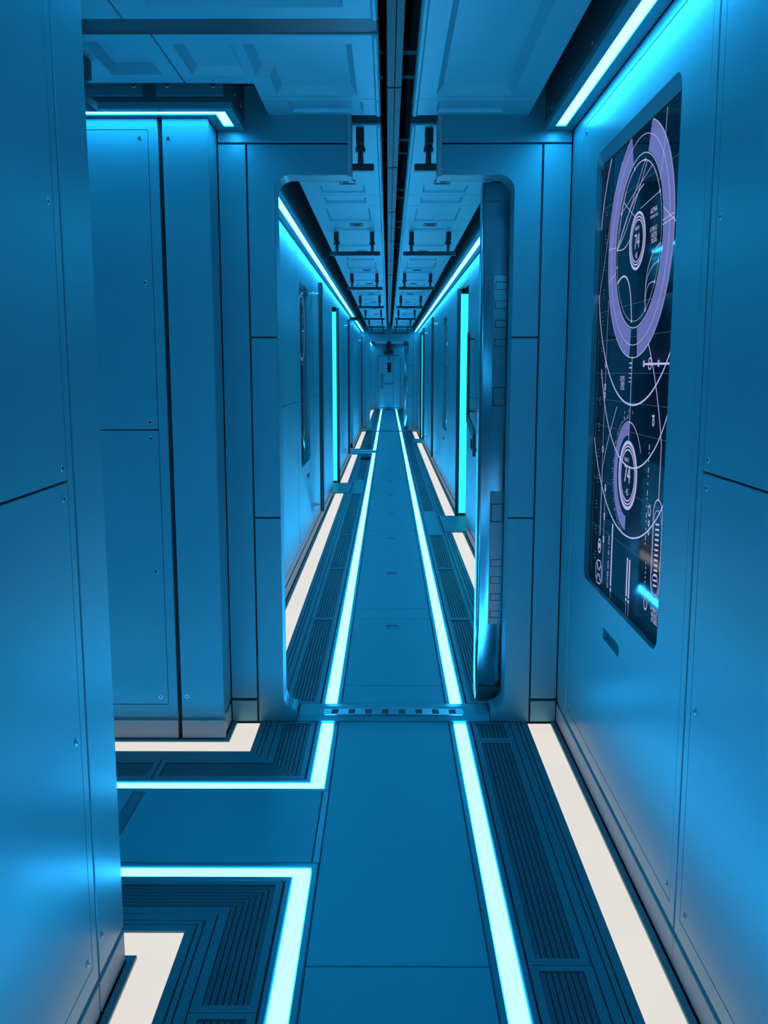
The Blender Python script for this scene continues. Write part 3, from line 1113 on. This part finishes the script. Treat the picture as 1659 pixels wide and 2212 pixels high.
# hatch leaf standing open behind the bulkhead
def hatch(name, y, sgn=1):
    o = bpy.data.objects.new(name, None)
    col.objects.link(o)
    o.location = (.44, y, .03)
    o['_at'] = (.44, y, .03)
    o['kind'] = 'structure'
    o['label'] = 'open steel hatch door edge with bolt plates'
    m = MB()
    # plan profile: rounded toward the opening, slightly convex face
    prof = [(.366, y + .10), (.366, y + .035)]
    for i in range(7):
        a = math.radians(180 + 90 * i / 6)
        prof.append((.380 + .014 * math.cos(a), y + .020 + .014 * math.sin(a)))
    for i in range(1, 11):
        u = i / 10
        prof.append((.380 + .15 * u, y + .006 - .010 * math.sin(math.pi * u * .9)))
    prof += [(.56, y + .03), (.56, y + .10)]
    zs = [.032, .040, 2.262, 2.270]
    rings = [[m.bm.verts.new((x, yy + (.006 if z in (zs[0], zs[-1]) else 0), z)) for x, yy in prof] for z in zs]
    for a, b in zip(rings, rings[1:]):
        m.bridge(a, b, 0)
    m.bm.faces.new(rings[0]); m.bm.faces.new(rings[-1])
    leaf = m.build('leaf', 'steel', o, smooth=False)
    for p in leaf.data.polygons:
        p.use_smooth = abs(p.normal.z) < .3
    m = MB()
    P = FY(y - .004)
    m.box(P, .3795, .50, 2.195, 2.262, -.01, .004, .001)
    m.build('top_cap', 'plate', o)
    m = MB()
    m.box(P, .3795, .50, .036, .098, -.01, .004, .001)
    m.build('bottom_cap', 'bar', o)
    for za, zb, bolts, big in ((1.245, 1.892, (1.850, 1.772, 1.693, 1.615), 1.389), (.390, .980, (.666, .590, .513, .436), .888)):
        pl = MB()
        pl.tray(P, rrect(.417, .482, za, zb, .004, 2), .0055, .006, .0008)
        plo = pl.build('latch_plate', 'plate_steel', o)
        for zc in bolts:
            b = MB()
            b.tray(P, rect(.424, .476, zc - .0165, zc + .0165), .006, .003, .0002, 1, [(rect(.4265, .4735, zc - .014, zc + .014), .001, 0, 1, 0)])
            b.build('bolt', ['plate_steel', 'black'], o)
        b = MB()
        b.tray(P, rect(.421, .475, big - .040, big + .040), .006, .003, .0002, 1, [(rect(.4245, .4715, big - .036, big + .036), .001, 0, 1, 0)])
        b.build('latch', ['plate_steel', 'black'], o)
    return o


hatch('door_1', 3.985)
hatch('door_2', BH2B + .03)

# end door
o = bpy.data.objects.new('door_3', None)
col.objects.link(o)
o.location = (0, END, 0)
o['_at'] = (0, END, 0)
o['kind'] = 'structure'
P = FY(END)
m = MB()
m.tray(P, rrect(-.49, .49, .02, 2.13, .07), .03, .03, .004, 0, [(rrect(-.44, .45, .06, 2.07, .06), .02, 0, 1, 1)])
m.build('frame', ['wall', 'groove'], o)
for a, b, nm in ((-.425, -.345, 'hinge_stile'), (-.335, .165, 'leaf_panel'), (.175, .435, 'side_panel')):
    m = MB()
    m.box(P, a, b, .08, 2.05, .012, .026, .004)
    m.build(nm, 'wall', o)
m = MB(); m.box(P, -.345, -.19, .10, 2.0, .022, .030, .002); m.build('latch_stile', 'plate_steel', o)
for z0, z1 in ((1.02, 1.38), (.80, .98)):
    m = MB(); m.box(P, -.32, -.20, z0, z1, .029, .036, .002); m.build('latch', 'plate', o)
m = MB(); m.box(P, -.055, .085, 1.42, 1.80, .025, .032, .003); m.build('window', 'glass', o)
m = MB(); m.box(P, -.03, .06, 1.88, 2.02, .025, .030, .003); m.build('sign_plate', 'plate', o)
m = MB(); m.box(P, -.18, .16, .96, 1.03, .025, .030, .003); m.build('push_bar', 'plate', o)

t = thing('dark_gap_box', 'tiny added black box for the dark ceiling gap above the distant end door', 'gap_box', (0, END - .3, 2.10))  # black blocks added in place of the dark gap at the ceiling's end
m = MB(); m.box(FL, -.17, .17, END - .5, END - .02, 2.10, 2.24, .004); m.build('gap_crosspiece', 'black', t)
m = MB(); m.box(FL, -.075, .075, END - .9, END - .02, 2.24, 2.485, .004); m.build('gap_stem', 'black', t)

# ------------------------------------------------------------------ ceiling trays
ZC = 2.49


def ceil_tray(outer, label, group, coffers=(), latch=None, lx=None, z=ZC, thick=.05):
    c = (sum(p[0] for p in outer) / len(outer), sum(p[1] for p in outer) / len(outer), z)
    t = thing('ceiling_tray', label, 'ceiling panel', c, group)
    m = MB()
    m.tray(CE(z), outer, 0, thick, .003, 0, [(cf, d, tp, 0, 0) for cf, d, tp in coffers])
    m.build('tray', 'tray', t)
    xs, ys = [p[0] for p in outer], [p[1] for p in outer]
    for e, q in ((XR0, XR0 + .020), (XL0, XL0 - .020)):
        if e in xs:
            m = MB()
            m.box(CE(z), e, q, min(ys) + .002, max(ys) - .002, .0005, .007, .006)
            m.build('edge_lip', 'tray', t)
    if latch:
        m = MB()
        m.tray(CE(z), rrect(lx - .045, lx + .045, latch - .055, latch + .055, .012, 3), .004, .0045, .001, 0,
               [(rrect(lx - .037, lx + .037, latch - .042, latch + .042, .008, 3), .003, 0, 0, 1)])
        m.tray(CE(z), rect(lx - .026, lx + .026, latch - .024, latch + .03), .0025, .002, .0005, 2)
        m.build('pull_latch', ['bar', 'covep', 'black'], t)
    return t


XR0, XR1 = .068, .527
XL0, XL1 = -.055, -.50


def side(s):
    return (XR0, XR1) if s > 0 else (XL1, XL0)


# near section
ceil_tray(rect(XR0, XR1, 2.168, 3.606), 'large recessed ceiling tray beside the slot, above the display side', 'near ceiling trays',
          [(rect(.150, .428, 2.25, 3.565), .032, .024)])
ceil_tray(rect(XR0, XR1, 3.610, BH1 + .01), 'narrow ceiling tray against the bulkhead, display side', 'near ceiling trays', [(rect(.160, .42, 3.645, 3.79), .012, .012)])
ceil_tray(rect(XR0, XR1, .71, 2.165), 'ceiling tray overhead of the viewer, display side', 'near ceiling trays', [(rect(.150, .428, .79, 2.09), .032, .024)])
ceil_tray([(XL0, 2.952), (XL0, 3.606), (-.497, 3.606), (-.497, 3.425), (-.733, 3.415), (-.733, 2.952)], 'stepped ceiling tray with an L-shaped recess over the side passage mouth', 'near ceiling trays',
          [([(-.138, 3.025), (-.138, 3.562), (-.430, 3.562), (-.430, 3.33), (-.475, 3.33), (-.475, 3.025)], .030, .022),
           (rect(-.690, -.505, 3.025, 3.33), .026, .022)])
ceil_tray(rect(XL1 + .003, XL0, 3.610, BH1 + .01), 'narrow ceiling tray against the bulkhead, side passage side', 'near ceiling trays', [(rect(-.40, -.12, 3.645, 3.79), .012, .012)])
ceil_tray([(-.737, 2.952), (-.737, 3.415), (-2.3, 3.415), (-2.3, 2.952)], 'ceiling tray with a deep square recess over the side passage', 'near ceiling trays',
          [(rect(-.960, -.790, 3.0, 3.32), .034, .014), (rect(-2.2, -1.1, 3.0, 3.32), .03, .014)], thick=.05)
ceil_tray(rect(-.783, XL0, 1.5, 2.820), 'ceiling tray with recess at the top edge, before the dark gap', 'near ceiling trays', [(rect(-.69, -.15, 1.6, 2.735), .02, .016)])
ceil_tray(rect(-2.3, -.787, 2.39, 2.820), 'ceiling tray at the top corner over the side passage', 'near ceiling trays', [(rect(-2.2, -.88, 2.46, 2.735), .02, .016)])
ceil_tray(rect(-3.78, -2.305, 2.39, 3.415), 'ceiling tray deep inside the side passage', 'near ceiling trays')
for s, nm in ((1, 'display side'), (-1, 'side passage side')):
    a, b = side(s)
    ceil_tray(rect(a, b, -2.38, .705 if s > 0 else 1.495), 'ceiling tray behind the viewer, ' + nm, 'near ceiling trays')
m = MB()
m.box(FL, -3.7, XL0 - .004, 2.8225, 2.9505, 2.496, 2.56, .002)  # dark strip over the tray gap, standing in for the shaded tray edge
m.box(FL, XL1 - .25, XL1 - .003, 1.5, 2.3, 2.545, 2.57, .002)
struct(m.build('trim_5', 'bar'))
for s in (1, -1):
    m = MB()
    a, b = side(s)
    m.box(FL, a, b, BH1 + .012, BH1B + .035, 2.50, 2.58, .002)
    struct(m.build('trim_6', 'void'))

# corridor ceiling: three trays per module and side
for s, nm in ((1, 'hatch door side'), (-1, 'opposite the hatch door side')):
    a, b = side(s)
    ca, cb = (.165, .41) if s > 0 else (-.40, -.155)
    lx = .262 if s > 0 else -.242
    idx = 0
    for k in range(7):
        y = BH1B + .03 + 2.91 * k
        rows = [(y, y + 1.52), (y + 1.523, y + 1.86), (y + 1.863, y + 2.907)]
        for j, (p, q) in enumerate(rows):
            if p > BH2 - .2:
                continue
            q = min(q, BH2 - .01)
            cof, lt = [], None
            if j == 0:
                if q - p > 1.3:
                    cof = [(rect(ca - .015, cb + .015, p + .12, p + .82), .010, .01), (rect(ca, cb, p + 1.24, p + 1.46), .010, .01)]
                    lt = p + 1.15
            elif j == 1:
                cof = [(rect(ca, cb, p + .07, q - .07), .012, .012)] if q - p > .3 else []
            elif q - p > 1.0:
                cof = [(rect(ca - .015, cb + .015, p + .10, q - .44), .010, .01), (rect(ca, cb, q - .16, q - .04), .010, .008)]
                lt = q - .30
            kind = ('long ', 'narrow ', 'medium ')[j]
            ceil_tray(rect(a, b, p, q), kind + 'ceiling tray in the ' + ORD[k] + ' bay beyond the doorway, ' + nm, 'corridor ceiling trays', cof, lt, lx)
    for k in range(8):
        p = BH2B + .02 + 1.59 * k
        ceil_tray(rect(a, b, p, p + 1.585), ORD[k] + ' tiny ceiling tray past the second bulkhead, ' + nm, 'ceiling trays past the second bulkhead',
                  [(rect(ca, cb, p + .2, p + 1.3), .012, .012)])

# central overhead rail and crossbars in the dark slot
for a, b, lb in ((Y0, BH2 - .02, 'long dark rail running along the open ceiling slot'), (BH2B + .02, END, 'distant dark rail above the last stretch of corridor')):
    t = thing('overhead_rail', lb, 'rail', (0, (a + b) / 2, 2.6))
    m = MB()
    m.box(FL, -.030, -.0015, a, b, 2.60, 2.66, .003)
    m.box(FL, .0015, .026, a, b, 2.60, 2.66, .003)
    m.box(FL, -.016, .013, a, b, 2.66, 2.78, .002)
    m.build('beam', 'rail', t)
    n = max(1, int((min(b, 13) - max(a, 2)) / GRID))
    for i in range(n):
        y = max(a, 2) + .4 + GRID * i
        m = MB()
        m.box(FL, -.033, .029, y, y + .012, 2.597, 2.665, .001)
        m.build('joint_band', 'rail', t)
k = 0
for i in range(12):
    for dy in (0, .32):
        y = 2.55 + GRID * i + dy
        m = MB()
        m.box(FL, -.743, .743, y, y + .05, 2.785, 2.815, .002)
        tag(m.build('crossbar', 'cove', None, (0, y, 2.785)), 'thin crossbar dimly seen in the dark slot above the rail', 'crossbar', 'crossbars above the ceiling slot')

# ------------------------------------------------------------------ cove lights
HX = (.588, .699)
LX = (.620, .659)


def cove_straight(s, y0, y1, label, cap0=True, cap1=True):
    t = thing('cove_light', label, 'ceiling light', (s * .64, (y0 + y1) / 2, WT))
    P = CE(WT)
    m = MB()
    a, b = sorted((s * HX[0], s * HX[1]))
    la, lb = sorted((s * LX[0], s * LX[1]))
    # bottom lip with the slot for the diffuser
    m.tray(P, rect(a, b, y0, y1), 0, .025, .002, 0, [(rect(la, lb, y0 + .01, y1 - .06), .008, 0, 0, 0)])
    m.build('lip', 'covep', t)
    m = MB()
    m.box(FL, s * HX[0], s * (HX[0] + .02), y0, y1, WT + .026, 2.70, .001)
    m.build('fascia', 'cove', t)
    m = MB()
    m.box(P, la + .001, lb - .001, y0 + .012, y1 - .062, -.0075, -.004, .0003)
    m.build('diffuser', 'c_cove', t)
    for i in range(int((min(y1, 12) - max(y0, 1.5)) / .35)):
        if y1 > 4 and i > 12:
            break
        y = min(y1, 12) - .15 - .35 * i
        screw(t, 'R' if s > 0 else 'L', (s * HX[0], y, 2.475))
    return t


def cove_l(yend, yc, sy, xl, label):
    t = thing('cove_light', label, 'ceiling light', (-.64, yc + sy * .64, WT))
    P = CE(WT)
    hx = (HX[0], .699)
    out = lpoly(hx, yend, yc, sy, xl)
    lit = lpoly(LX, yend - (.06 if yend > yc else -.06), yc, sy, xl + .02)
    m = MB()
    m.tray(P, out, 0, .025, .002, 0, [(lit, .008, 0, 0, 0)])
    m.build('lip', 'covep', t)
    m = MB()
    m.tray(FL, lpoly((HX[0], HX[0] + .02), yend, yc, sy, xl), 2.70, 2.70 - WT - .026, .001)
    m.build('fascia', 'cove', t)
    m = MB()
    m.tray(P, inset(lit, .001), -.004, .0035, .0003)
    m.build('diffuser', 'c_cove', t)
    if yc < 5 and sy > 0:
        yf = yc + sy * bo(HX[0])
        for x0, x1 in ((-.86, -.62), (-1.5, -.91)):
            m = MB()
            m.tray(FY(yf), rect(x0, x1, 2.475, 2.62), .0015, .003, .0008)
            m.build('cover_plate', 'covep', t)
        for x in (-.655, -.82, -.94, -1.4):
            screw(t, 'F', (x, yf - .0015, 2.512))
        for y in (3.58, 3.72):
            screw(t, 'L', (-HX[0], y, 2.50))
    return t


cove_straight(1, Y0, BH1 - .005, 'glowing cyan cove light above the big display')
cove_straight(1, BH1B + .02, BH2 - .01, 'long cyan cove light beyond the doorway, hatch door side')
cove_straight(1, BH2B + .02, END, 'tiny distant cyan cove light, hatch door side')
cove_straight(-1, BH1B + .02, BR2[0] - .355, 'long cyan cove light beyond the doorway above the narrow display')
cove_straight(-1, BR2[1] + .355, BH2 - .01, 'distant cyan cove light between far side passage and second bulkhead')
cove_straight(-1, BH2B + .02, END, 'tiny distant cyan cove light, opposite the hatch door side')
cove_l(BH1 - .005, YC1, 1, XL_END, 'L-shaped cyan cove light over the side passage wall beside the doorway')
cove_l(Y0, YC1, -1, XL_END, 'cyan cove light over the near wall corner, mostly out of sight')
cove_l(BR2[0] - .35, YC2, -1, -2.4, 'distant L-shaped cyan cove light at the far side passage, nearer corner')
cove_l(BR2[1] + .35, YC2, 1, -2.4, 'distant L-shaped cyan cove light at the far side passage, farther corner')

# ------------------------------------------------------------------ lit side doorways
for s, P, doors, nm in ((1, RW, DOOR_R, 'hatch door side'), (-1, LW, DOOR_L, 'opposite the hatch door side')):
    for i, (a, b) in enumerate(doors):
        far = ' far' if i else ''
        t = thing('doorway_light', 'tall upright cyan light strip in the' + far + ' doorway jamb, ' + nm, 'wall light', (s * .74, b, 0))
        F = FY(b)
        m = MB()
        u0, u1 = sorted((s * .709, s * .83))
        m.box(F, u0, u1, .03, DTOP - .05, .001, .012, .001)
        m.build('diffuser', 'c_jamb', t)
        m = MB()
        u0, u1 = sorted((s * .672, s * .706))
        m.box(F, u0, u1, 0.0, DTOP, -.03, .02, .002)
        m.build('edge_post', 'cove', t)
        m = MB()
        m.box(P, a + .003, b - .003, DTOP, WT, -.145, 0, .002)
        struct(m.build('trim_7', 'wall'))
        # door leaf at the back of the recess, threshold plate
        m = MB()
        m.box(XR(1.115) if s > 0 else XL(-1.115), a + .01, b - .01, .01, DTOP - .01, 0, .03, .002)
        struct(m.build('door_4', 'wall'))
        m = MB()
        x0, x1 = sorted((s * .505, s * 1.08))
        m.box(FL, x0, x1, a + .008, b - .03, -.03, .006, .002)
        tag(m.build('threshold', 'deck', None, (s * .8, (a + b) / 2, 0)), 'plain threshold plate in the' + far + ' lit doorway, ' + nm, 'door sill')


# ------------------------------------------------------------------ grab bars, poles, handle
def grab_bar(x0, x1, y, label, along='x'):
    t = thing('grab_bar', label, 'grab bar', ((x0 + x1) / 2, y, 2.33), 'overhead grab bars')
    m = MB()
    m.box(FL, x0, x1, y - .016, y + .016, 2.331, 2.360, .003)
    m.build('bar', 'bar', t)
    w = x1 - x0
    for f in (.145, .845) if x0 < 0 else (.155, .855):
        x = x0 + w * f
        m = MB()
        m.cyl((x, y, 2.355), (0, 0, 1), .0115, .075, 16)
        m.build('post', 'bar', t, smooth=False)
        m = MB()
        m.cyl((x, y, 2.408), (0, 0, 1), .021, .022, 16, 0, .004)
        m.build('collar', 'bar', t)
        m = MB()
        m.box(FL, x - .016, x + .016, y - .075, y + .02, 2.43, 2.491, .003)
        m.build('mount', 'rail', t)
    return t


for k in range(7):
    y = 4.085 + 2.91 * k
    grab_bar(-.456, -.085, y, ORD[k] + ' overhead grab bar beyond the doorway, opposite the hatch door side')
    grab_bar(.085, .470, y, ORD[k] + ' overhead grab bar beyond the doorway, hatch door side')
t = thing('grab_bar', 'overhead grab bar peeking past the near wall in the side passage', 'grab bar', (-.96, 2.98, 2.33))
m = MB(); m.box(FL, -.998, -.968, 2.79, 3.16, 2.331, 2.360, .003); m.build('bar', 'bar', t)
for y in (2.845, 3.105):
    m = MB(); m.cyl((-.996, y, 2.355), (0, 0, 1), .0115, .075, 16); m.build('post', 'bar', t)
    m = MB(); m.cyl((-.996, y, 2.408), (0, 0, 1), .021, .022, 16, 0, .004); m.build('collar', 'bar', t)
    m = MB(); m.box(FL, -1.02, -.988, y - .02, y + .075, 2.43, 2.491, .003); m.build('mount', 'rail', t)


def pole(s, y, label, z0=.215, z1=2.275):
    t = thing('grab_pole', label, 'grab rail', (s * .63, y, z0), 'upright grab poles')
    m = MB()
    m.box(FL, s * .614, s * .648, y - .045, y + .045, z0, z1, .006)
    m.build('pole', 'bar', t)
    for z in (z0 + .06, z1 - .10):
        m = MB()
        m.cyl((s * .705, y, z), (-s, 0, 0), .010, .065, 12)
        m.build('standoff', 'screw', t)
        m = MB()
        m.cyl((s * .7005, y, z), (-s, 0, 0), .024, .008, 16, 0, .002)
        m.build('flange', 'screw', t)


pole(-1, 8.48, 'thick dark upright grab pole on the wall past the narrow display')
pole(-1, 14.45, 'dark upright grab pole past the lit doorway, same wall as the narrow display')
pole(-1, 21.6, 'tiny dark upright grab pole near the second bulkhead, narrow display wall')
pole(1, 13.9, 'dark upright grab pole on the hatch door side wall, past its lit doorway')
pole(1, 17.4, 'tiny dark upright grab pole before the far lit doorway')

# kinked door handle on the wall just before the lit doorway
t = thing('door_handle', 'kinked dark pull handle on the wall before the bright doorway light', 'handle', (.66, 7.6, .84))
pts = [(8.33, 1.83), (8.33, 1.07), (7.93, .985), (7.80, .95), (7.80, .80)]
m = MB()
path = [(7.87, 1.81), (7.87, 1.10), (7.27, .985), (7.27, .84)]
w = .03
for (a, b), (c, d2) in zip(path, path[1:]):
    if abs(a - c) < 1e-6:
        m.box(XR(.66), a - w, a + w, min(b, d2) - .008, max(b, d2), 0, .022, .003)
    else:
        m.tray(XR(.66), [(c - w, d2 + .05), (c + w * .2, d2 - .03), (a + w, b - .03), (a + w, b + .05), (a - w, b + .03)], .022, .022, .002)
m.build('grip', 'bar', t)
for y, z in ((7.87, 1.76), (7.87, 1.16), (7.27, .88)):
    m = MB()
    m.cyl((.6995, y, z), (-1, 0, 0), .012, .041, 12)
    m.build('standoff', 'bar', t)
m = MB()
m.box(XR(.66), 7.33, 7.44, .88, .96, .0, .03, .003)
m.build('catch', 'bar', t)

for o in bpy.data.objects:
    if '_at' in o:
        del o['_at']
